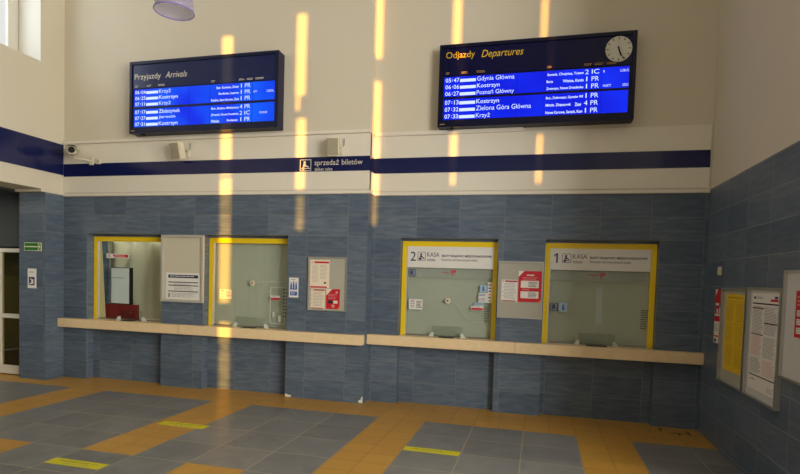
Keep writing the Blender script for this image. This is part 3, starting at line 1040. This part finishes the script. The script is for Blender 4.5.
# right wall
R = RW(XE)
KR = .982
RC = lambda u, v, d: (XE - d, -u * KR, 1.7 + (v - 1.7) * KR)      # the cases, measured on their front edges
notice_case(RC, -6.47, -5.75, .716, 1.705, 'silver framed case with a yellow timetable on the dark blue wall', 'backing', .02, .045, 'alu', loc=(XE, 6.1, .716), name='timetable_case')
notice_case(RC, -5.722, -4.995, .716, 1.718, 'silver framed case with a white timetable on the dark blue wall', 'whiteboard', .02, .045, 'alu', loc=(XE, 5.36, .716), name='timetable_case')
notice_case(RC, -4.982, -4.30, .998, 1.86, 'white enamel board with silver frame nearest on the right wall', 'whiteboard', .018, .035, 'alu', loc=(XE, 4.65, 1.0), name='whiteboard')


def d_yel(p, B, d):
    u0, u1, v0, v1 = -6.365, -5.79, .86, 1.645
    p.lines(B, u0 + .05, u1 - .03, v1 - .05, v1 - .02, 1, d, 'ink_yel', .5)
    for k in range(3):
        a, b_ = v0 + .06 + k * .225, v0 + .25 + k * .225
        p.lines(B, u0 + .03, u0 + .27, a, b_, 16, d, 'ink_yel', .4).lines(B, u0 + .31, u1 - .03, a, b_, 16, d, 'ink_yel', .4)
        p.plate(B, u0 + .03, u1 - .03, b_ + .012, b_ + .017, d - .0004, .0004, 'ink_yel')


notice(RC, -6.365, -5.79, .86, 1.645, 'yellow departures timetable sheet in the first case on the dark blue wall', d_yel, 'paper_yellow', 'timetable', 'timetable_sheet', d=.018)


def d_wht(p, B, d):
    u0, u1, v0, v1 = -5.655, -5.06, .80, 1.67
    p.lines(B, u0 + .04, u0 + .11, v1 - .055, v1 - .03, 1, d, 'navy_ink', .8)
    p.lines(B, u0 + .12, u0 + .28, v1 - .055, v1 - .03, 2, d, 'ink', .4)
    p.plate(B, u1 - .18, u1 - .03, v1 - .07, v1 - .05, d - .0004, .0004, 'red').plate(B, u1 - .10, u1 - .04, v1 - .045, v1 - .025, d - .0004, .0004, 'navy_ink')
    p.plate(B, u0 + .02, u1 - .02, v1 - .1, v1 - .088, d - .0004, .0004, 'ink_dark')
    for (c0, c1) in ((u0 + .03, u0 + .285), (u0 + .305, u1 - .03)):
        p.lines(B, c0, c1, v1 - .36, v1 - .115, 20, d, 'ink', .4).lines(B, c0, c1, v1 - .56, v1 - .38, 13, d, 'ink_red' if c0 < u0 + .1 else 'ink', .4)
        p.lines(B, c0, c1, v1 - .72, v1 - .58, 10, d, 'ink' if c0 < u0 + .1 else 'ink_red', .4)
    p.plate(B, u0 + .02, u0 + .29, v1 - .375, v1 - .365, d - .0004, .0004, 'ink_dark').plate(B, u0 + .02, u0 + .29, v1 - .14, v1 - .13, d, .0004, 'ink_dark')
    p.plate(B, u0 + .3, u1 - .02, v1 - .265, v1 - .255, d, .0004, 'ink_dark')
    p.plate(B, u0 + .02, u1 - .02, v1 - .745, v1 - .735, d - .0004, .0004, 'ink_dark')
    p.lines(B, u0 + .04, u0 + .18, v0 + .08, v0 + .10, 1, d, 'ink', .5).lines(B, u1 - .16, u1 - .03, v0 + .02, v0 + .07, 4, d, 'ink', .35)


notice(RC, -5.655, -5.06, .80, 1.67, 'white arrivals timetable sheet in the second case on the dark blue wall', d_wht, 'paper', 'timetable', 'timetable_sheet', d=.018)


def d_redn(p, B, d):
    u0, u1, v0, v1 = -4.70, -4.42, 1.35, 1.70
    p.lines(B, u0 + .03, u1 - .03, v1 - .12, v1 - .03, 3, d, 'ink_red', .4)
    for k in range(3):
        p.plate(B, u0 + .03, u1 - .03, v0 + .03 + k * .065, v0 + .075 + k * .065, d - .0004, .0004, 'paper')
        p.lines(B, u0 + .04, u1 - .04, v0 + .035 + k * .065, v0 + .07 + k * .065, 2, d + .0004, 'ink', .4)


notice(R, -4.70, -4.42, 1.35, 1.70, 'red notice sheet stuck on the white enamel board', d_redn, 'red', 'notice', 'notice', d=.0145)


def d_narrow(p, B, d):
    u0, u1, v0, v1 = -6.665, -6.49, 1.105, 1.69
    p.plate(B, u0, u1, 1.50, v1, d - .0004, .0004, 'red').plate(B, u0 + .01, u1 - .03, 1.42, 1.50, d, .0004, 'red_dark').plate(B, u0, u1, 1.34, 1.40, d, .0004, 'red')
    p.prism(B, [(u0, v1), (u0, v1 - .08), (u0 + .07, v1)], d + .0004, .0003, 'paper')
    p.plate(B, u0 + .02, u1 - .04, 1.515, 1.54, d + .0004, .0003, 'paper').disc(B, u0 + .09, 1.455, .03, d + .0006, .0003, 'paper', 16)
    p.lines(B, u0 + .02, u1 - .03, 1.23, 1.32, 4, d, 'ink', .35)
    p.plate(B, u0, u1, 1.17, 1.19, d, .0004, 'orange').plate(B, u0 + .03, u0 + .09, 1.115, 1.15, d, .0004, 'navy_ink')


notice(R, -6.665, -6.475, 1.105, 1.69, 'narrow red and white poster on the dark blue wall behind the yellow timetable case', d_narrow, 'paper', 'poster', 'poster', d=.001)
t = thing('light_switch', 'small cream light switch above the narrow red and white poster', 'switch', (XE, 6.565, 1.89))
P().plate(R, -6.61, -6.52, 1.845, 1.935, .001, .012, 'cam_white').build('switch_plate', t)
P().plate(R, -6.595, -6.535, 1.86, 1.92, .013, .008, 'cam_white').build('rocker', t)

# ------------------------------------------------------------------ small signs
KJ = YJ / 6.44
J = lambda u, v, d: (u * KJ, YJ - d, 1.7 + (v - 1.7) * KJ)
t = thing('exit_sign', 'small green arrow exit sign high on the tiled jamb beside the door', 'sign', (-7.43, YJ, 2.07))
P().plate(J, -7.44, -7.12, 1.95, 2.072, .001, .006, 'lum').build('sign_plate', t)
p = P().plate(J, -7.43, -7.19, 2.02, 2.064, .007, .001, 'green').plate(J, -7.43, -7.19, 1.958, 2.002, .007, .001, 'green')
p.prism(J, [(-7.19, 2.064), (-7.20, 2.064), (-7.165, 2.02), (-7.19, 2.02)], .007, .001, 'green').prism(J, [(-7.19, 1.958), (-7.20, 1.958), (-7.165, 2.002), (-7.19, 2.002)], .007, .001, 'green')
p.prism(J, [(-7.175, 2.06), (-7.135, 2.06), (-7.135, 2.028), (-7.15, 2.028)], .007, .001, 'green').prism(J, [(-7.175, 1.962), (-7.135, 1.962), (-7.135, 1.994), (-7.15, 1.994)], .007, .001, 'green')
p.plate(J, -7.145, -7.135, 1.99, 2.03, .007, .001, 'green')
p.build('arrow_field', t)
t = thing('information_sign', 'narrow white sign with blue pictogram on the tiled jamb below the exit sign', 'sign', (-7.43, YJ, 1.54))
P().plate(J, -7.372, -7.217, 1.395, 1.685, .001, .006, 'paper').build('sign_plate', t)
p = P().plate(J, -7.35, -7.245, 1.44, 1.56, .007, .001, 'navy_ink')
p.plate(J, -7.305, -7.265, 1.46, 1.53, .008, .001, 'paper').plate(J, -7.335, -7.30, 1.455, 1.475, .008, .001, 'paper').prism(J, [(-7.33, 1.52), (-7.31, 1.545), (-7.29, 1.52)], .008, .001, 'paper')
p.build('pictogram', t)
P().lines(J, -7.35, -7.25, 1.62, 1.655, 2, .0075, 'ink', .4).build('lettering', t)
t = thing('service_sign', 'white sign with blue figure pictogram on the pier left of the three-poster board', 'sign', (-3.287, YL, 1.535))
P().plate(F1, -3.357, -3.217, 1.397, 1.672, .001, .006, 'paper').build('sign_plate', t)
p = P()
for k, u in enumerate((-3.325, -3.287, -3.249)):
    h = (.0, .014, .0)[k]
    p.disc(F1, u, 1.595 + h, .011, .007, .001, 'blue_print', 12)
    p.prism(F1, [(u - .014, 1.515), (u + .014, 1.515), (u + .012, 1.58 + h), (u - .012, 1.58 + h)], .007, .001, 'blue_print')
p.plate(F1, -3.34, -3.234, 1.505, 1.515, .007, .001, 'blue_print')
p.build('pictogram', t)
P().plate(F1, -3.34, -3.234, 1.425, 1.48, .007, .001, 'blue_print').build('blue_field', t)
P().lines(F1, -3.33, -3.245, 1.435, 1.47, 2, .0088, 'paper', .4).lines(F1, -3.335, -3.24, 1.635, 1.655, 1, .0075, 'ink', .4).build('lettering', t)

t = thing('ticket_sales_sign', 'white lettering and pictogram on the blue wall stripe', 'sign', (-2.8, YL - .016, 3.2))
B = BK(YL - .0165)
p = P()
icon(p, B, -3.227, -3.063, 3.126, 3.282, .001, 'cap_white', 'cap_white')
p.build('pictogram', t)
P().text(B, 'sprzeda\u017c bilet\u00f3w', -3.013, -2.328, 3.178, 3.28, .001, 'cap_white').build('lettering', t)
P().text(B, 'ticket sales', -3.01, -2.755, 3.128, 3.17, .001, 'cap_white').build('small_lettering', t)


# ------------------------------------------------------------------ the two display boards
def display_board(name, label, x0, x1, yf, yw, z0, z1, shell, head, sx0, sx1, s1, s2, title, title2, tb, t2b, tcol, scr, rows, hz, dim, pitch):
    t = thing(name, label, 'display board', ((x0 + x1) / 2, yw, z0))
    B = BK(yf)
    fr = .045
    p = P()
    p.box(x0, x1, yf + .03, yw, z0, z1, shell, .006)
    p.box(x0, x0 + fr, yf, yf + .04, z0, z1, shell, .004).box(x1 - fr, x1, yf, yf + .04, z0, z1, shell, .004)
    p.box(x0 + fr, x1 - fr, yf, yf + .04, z1 - fr, z1, shell, .004).box(x0 + fr, x1 - fr, yf, yf + .04, z0, z0 + fr + .03, shell, .004)
    p.build('housing', t)
    I = BK(yf + .03)
    hp = P().plate(I, x0 + fr, x1 - fr, s1[1] + .012, z1 - fr, 0, .012, head).build('header_panel', t)
    H = BK(yf + .018)
    P().text(H, title, *tb, .001, tcol).build('title', hp)
    P().text(H, title2, *t2b, .001, tcol, shear=0.28).build('english_title', hp)
    p = P()
    for rel, w in ((.02, .05), (.22, .08), (.41, .12), (1.27, .06), (1.70, .09), (1.82, .11), (1.95, .13)):
        p.lines(H, sx0 + rel, sx0 + rel + w, hz, hz + .03, 2, .001, dim, .45)
    p.build('column_heading', hp)
    P().plate(I, x0 + fr, x1 - fr, s2[1], s1[0], 0, .016, shell).build('crossbar', t)
    P().plate(I, x0 + fr, sx0, z0 + fr, s1[1] + .012, 0, .012, shell).plate(I, sx1, x1 - fr, z0 + fr, s1[1] + .012, 0, .012, shell).plate(I, sx0, sx1, z0 + fr, s2[0], 0, .012, shell).build('screen_surround', t)
    S = BK(yf + .024)
    k = 0
    for (a, b) in (s1, s2):
        s = P().plate(BK(yf + .03), sx0, sx1, a, b, 0, .006, scr)
        for q in (.60, .91, 1.245, 1.60, 1.90):
            s.plate(S, sx0 + q, sx0 + q + .006, a, b, .0004, .0004, 'module')
        s = s.build('screen', t)
        h = (b - a) / 3
        for i in range(3):
            tm, nm, via, pl, ty, rem = rows[k]
            k += 1
            v0 = b - (i + 1) * h
            c0, c1 = v0 + h * .20, v0 + h * .80
            p = P()
            for ch, o_ in zip(tm[:2] + tm[3:], (.02, .058, .125, .163)):
                p.text(S, ch, sx0 + o_ + (.012 if ch == '1' else 0), sx0 + o_ + (.021 if ch == '1' else .032), c0, c1, .0015, 'lcd', bold=.01)
            p.plate(S, sx0 + .105, sx0 + .113, c0 + .012, c0 + .021, .001, .0005, 'lcd').plate(S, sx0 + .105, sx0 + .113, c1 - .021, c1 - .012, .001, .0005, 'lcd')
            p.plate(S, sx0 + .205, sx0 + .405, c0 - .002, c0 + h * .42, .001, .0005, 'lcd')
            desc = any(ch in nm for ch in 'gjpqy\u0105')
            acc = any(ch in nm for ch in '\u017c\u00f3')
            p.text(S, nm, sx0 + .42, sx0 + .42 + pitch * len(nm), c0 - (.016 if desc else 0), c1 + (.006 if acc else 0), .0015, 'lcd', bold=0 if acc else .008)
            if isinstance(via, str):
                via = ((0, via),)
            for (off, vt) in via:
                wv = min(.43 - off, .0185 * len(vt))
                u = sx0 + 1.27 + off if off or len(via) > 1 else sx0 + 1.70 - wv
                p.text(S, vt, u, u + wv, c0 - .004, c0 + h * .43, .0015, 'lcd', bold=.02)
            p.text(S, pl, sx0 + (1.73 if pl == '1' else 1.715), sx0 + (1.742 if pl == '1' else 1.755), c0, c1 + .004, .0015, 'lcd')
            p.text(S, ty, sx0 + 1.79, sx0 + 1.875, c0, c1 + .004, .0015, 'lcd')
            for (off, rt_) in rem:
                p.text(S, rt_, sx0 + 1.92 + off, sx0 + 1.92 + off + .019 * len(rt_), c0 + .006, c0 + h * .42, .0015, 'lcd')
            p.build('timetable_row', s)
    P().lines(BK(yf), x0 + .03, x0 + .10, z0 + .025, z0 + .045, 1, .001, 'cap_dim', .5).build('maker_mark', t)
    P().box(x0 + .16, x0 + .20, yf + .06, yf + .10, z0 - .018, z0, 'black').build('cable_gland', t)
    return t


ARR = [('06:04', 'Krzy\u017c', 'Star. Kurowo, Zwier', '1', 'PR', ()), ('06:25', 'Kostrzyn', 'Bogdaniec, \u0141upowo', '1', 'PR', ((0, 'WTY'), (.20, 'SZKOL.'))),
       ('07:11', 'Krzy\u017c', 'Rokitno, Stare Kurowo, Zwie', '1', 'PR', ()), ('07:17', 'Zb\u0105szynek', 'Skwi., Bledzew, Mi\u0119dzyrzecz', '4', 'PR', ()),
       ('07:27', 'Jarocin', 'J/Pozna\u0144, Nowe Drezdenko', '2', 'IC', ((.10, 'DOWNAR'),)), ('07:31', 'Kostrzyn', ((0, 'Witnica'), (.25, 'Bogdaniec')), '1', 'PR', ())]
DEP = [('05:47', 'Gdynia G\u0142\u00f3wna', 'Santok, Chojnice, Tczew', '2', 'IC', ((0, 'R'), (.19, 'LUBUSZ'))), ('06:06', 'Kostrzyn', ((0, 'Boga'), (.19, 'Witnica, Kamie')), '1', 'PR', ()),
       ('06:27', 'Pozna\u0144 G\u0142\u00f3wny', 'Zwierzyn, Nowe Drezdenko', '1', 'PR', ((0, 'WARTY'), (.22, 'SZKOL'))), ('07:13', 'Kostrzyn', 'Bog., Dobroszyn, Gorz\u00f3w Wl', '1', 'PR', ()),
       ('07:32', 'Zielona G\u00f3ra G\u0142\u00f3wna', ((0, 'Mi\u0119dz. Zb\u0105szynek'), (.34, 'Zbaw')), '4', 'PR', ()), ('07:33', 'Krzy\u017c', 'Nowe Kurowo, Santok, Kam', '1', 'PR', ())]
display_board('arrivals_board', 'navy station display board headed Przyjazdy Arrivals with blue screens', -5.86, -3.495, 6.72, YL - .001, 3.688, 4.71, 'board_navy', 'head_navy',
              -5.795, -3.553, (4.066, 4.318), (3.78, 4.036), 'Przyjazdy', 'Arrivals', (-5.782, -5.342, 4.432, 4.535), (-5.268, -4.912, 4.454, 4.540), 'cap_white', 'screen_a', ARR, 4.345, 'cap_white', .039)
db = display_board('departures_board', 'dark navy station display board headed Odjazdy Departures with a round clock', -1.345, 1.0, 6.92, YR - .001, 3.655, 4.69, 'board_dark', 'head_dark',
                   -1.28, .928, (4.036, 4.288), (3.748, 4.010), 'Odjazdy', 'Departures', (-1.264, -.897, 4.495, 4.60), (-.815, -.299, 4.478, 4.595), 'cap_yel', 'screen_d', DEP, 4.318, 'cap_dim', .0355)
# the round clock in the departures header
H = BK(6.938)
cx, cz, cr = .80, 4.487, .148
ck = P().disc(H, cx, cz, cr, .0, .012, 'clock_white', 48).build('clock', db)
p = P()
for i in range(12):
    a = math.radians(30 * i)
    s, c = math.sin(a), math.cos(a)
    r0, r1, w = .112, .137, .005
    p.prism(H, [(cx + r0 * s - w * c, cz + r0 * c + w * s), (cx + r0 * s + w * c, cz + r0 * c - w * s), (cx + r1 * s + w * c, cz + r1 * c - w * s), (cx + r1 * s - w * c, cz + r1 * c + w * s)], .0125, .001, 'black')
p.build('hour_marks', ck)
for nm, ang, r1, w in (('minute_hand', 155, .128, .006), ('hour_hand', 164, .085, .009)):
    a = math.radians(ang)
    s, c = math.sin(a), math.cos(a)
    r0 = -.03
    P().prism(H, [(cx + r0 * s - w * c, cz + r0 * c + w * s), (cx + r0 * s + w * c, cz + r0 * c - w * s), (cx + r1 * s + w * .6 * c, cz + r1 * c - w * .6 * s), (cx + r1 * s - w * .6 * c, cz + r1 * c + w * .6 * s)], .0138, .001, 'black').build(nm, ck)

# ------------------------------------------------------------------ loudspeakers, camera, lamp
def loudspeaker(x, z, yaw, tilt, yw, label):
    t = thing('loudspeaker', label, 'loudspeaker', (x, yw, z), 'wall loudspeakers above the blue stripe')
    T = Matrix.Translation((x, yw - .125, z)) @ Matrix.Rotation(yaw, 4, 'Z') @ Matrix.Rotation(tilt, 4, 'X')
    p = P()
    p.T = T
    p.box(-.085, .085, -.07, .06, -.12, .12, 'cam_white', .018)
    p.build('cabinet', t)
    p = P()
    p.T = T
    p.box(-.072, .072, -.076, -.07, -.105, .105, 'grille', .002)
    p.build('grille', t)
    q = T @ Vector((0.02, .06, 0))
    P().tube([q, (q.x + .05, yw - .04, z + .02), (q.x + .06, yw - .03, z)], .008, 'grey_pl').box(q.x + .03, q.x + .085, yw - .03, yw, z - .07, z + .06, 'cam_white', .004).build('wall_bracket', t)
    e = Vector((q.x + .075, yw - .02, z + .09))
    P().tube([(e.x - .02, e.y, z + .0), (e.x + .03, e.y, z + .05), (e.x + .03, e.y, z + .13)], .006, 'grey_pl').build('cable', t)


loudspeaker(-5.065, 3.43, math.radians(-4), math.radians(15), YL - .012, 'cream loudspeaker turned sideways under the arrivals board')
loudspeaker(-2.70, 3.41, math.radians(12), math.radians(9), YL - .012, 'cream loudspeaker facing out above the ticket sales lettering')

t = thing('security_camera', 'cream security camera on a bracket in the corner above the blue stripe', 'camera', (-6.66, YL - .012, 3.33))
T = Matrix.Translation((-6.83, YL - .20, 3.475)) @ Matrix.Rotation(math.radians(38), 4, 'Z') @ Matrix.Rotation(math.radians(6), 4, 'X')
p = P()
p.T = T
p.box(-.065, .065, -.14, .13, -.065, .045, 'cam_white', .02)
p.build('camera_body', t)
p = P()
p.T = T
hood = [(-.085, -.01), (-.08, .045), (-.045, .07), (.045, .07), (.08, .045), (.085, -.01), (.078, -.01), (.073, .04), (.042, .062), (-.042, .062), (-.073, .04), (-.078, -.01)]
p.prism(lambda u, v, d: (u, -.19 + d, v), hood, 0, .32, 'cam_white')
p.build('sun_hood', t)
p = P()
p.T = T
p.disc(lambda u, v, d: (u, -.14 - d, v), 0, -.008, .046, 0, .012, 'lens', 28)
p.build('lens', t)
P().tube([(-6.83, YL - .18, 3.415), (-6.82, YL - .17, 3.355), (-6.72, YL - .10, 3.355), (-6.66, YL - .03, 3.34)], .012, 'cam_white').build('bracket_arm', t)
P().box(-6.70, -6.62, YL - .045, YL - .013, 3.285, 3.40, 'cam_white', .008).build('wall_plate', t)
t = thing('junction_box', 'tiny cream junction box on the wall right of the security camera', 'box', (-6.53, YL - .012, 3.335))
P().box(-6.572, -6.492, YL - .045, YL - .0125, 3.297, 3.377, 'cam_white', .006).build('box_body', t)
P().disc(BK(YL - .045), -6.532, 3.337, .01, 0, .003, 'black', 12).build('keyhole', t)

LX, LY, LZ = -3.43, 4.5, 4.15
t = thing('pendant_lamp', 'translucent lilac bell shaped pendant lamp hanging above the arrivals board', 'lamp', (LX, LY, ZTOP))
outer = [(.178, 0), (.174, .03), (.168, .10), (.158, .19), (.140, .27), (.105, .34), (.05, .385)]
P().lathe((LX, LY, LZ), outer + [(r - .004, z) for r, z in outer[::-1]], 'shade', 48, True).build('lamp_shade', t)
ring = []
for k in range(10):
    a = 2 * math.pi * k / 10
    ring.append((.178 + .005 * math.cos(a), .005 * math.sin(a)))
P().lathe((LX, LY, LZ), ring, 'shade_rim', 48, True).build('shade_rim', t)
P().lathe((LX, LY, LZ), [(0.0, .44), (.055, .44), (.055, .38), (.03, .36), (.03, .30), (0, .30)], 'grey_pl', 24).build('lamp_holder', t)
P().lathe((LX, LY, LZ), [(0.0, .31), (.02, .30), (.045, .24), (.05, .2), (.035, .16), (0, .145)], 'clock_white', 24).build('bulb', t)
P().tube([(LX, LY, LZ + .44), (LX, LY, ZTOP - .04)], .006, 'black', 8).lathe((LX, LY, ZTOP), [(0, 0), (.06, 0), (.05, -.05), (0, -.05)], 'white_frame', 24).build('suspension_cord', t)

# ------------------------------------------------------------------ floor tapes and markings
def tape(u0, u1, v0, v1, label):
    o = P().plate(FL(), u0, u1, v0, v1, .0005, .001, 'tape')
    w, h = u1 - u0, v1 - v0
    o.text(FL(), 'ZACHOWAJ ODST\u0118P  1,5 m', u0 + .16 * w, u0 + .86 * w, v0 + .52 * h, v0 + .76 * h, .0018, 'ink_dark')
    o.text(FL(), 'keep your distance', u0 + .3 * w, u0 + .78 * w, v0 + .18 * h, v0 + .42 * h, .0018, 'ink')
    return tag(o.build('floor_tape'), label, 'floor tape', 'yellow distance tapes on the floor')


tape(-4.14, -3.574, 3.765, 3.90, 'yellow distance tape lying on grey tiles past the end of an ochre strip')
tape(-4.062, -3.485, 5.12, 5.26, 'yellow distance tape laid across an ochre tile strip')
tape(-1.25, -.69, 5.17, 5.30, 'yellow distance tape on grey tiles in front of the KASA 2 window')
p = P().plate(FL(), 1.455, 1.475, 6.90, 7.03, .0005, .001, 'mark').plate(FL(), 1.56, 1.74, 6.84, 6.86, .0005, .001, 'mark').plate(FL(), 1.745, 1.765, 6.80, 6.97, .0005, .001, 'mark').plate(FL(), 1.63, 1.65, 6.78, 6.84, .0005, .001, 'mark')
tag(p.build('floor_marking'), 'black scribbled marking on the ochre border tiles in the right corner', 'floor marking')

for nm in ('wall_right_return', 'wall_right_end', 'wall_front', 'wall_vestibule'):
    pass
bpy.context.view_layer.update()
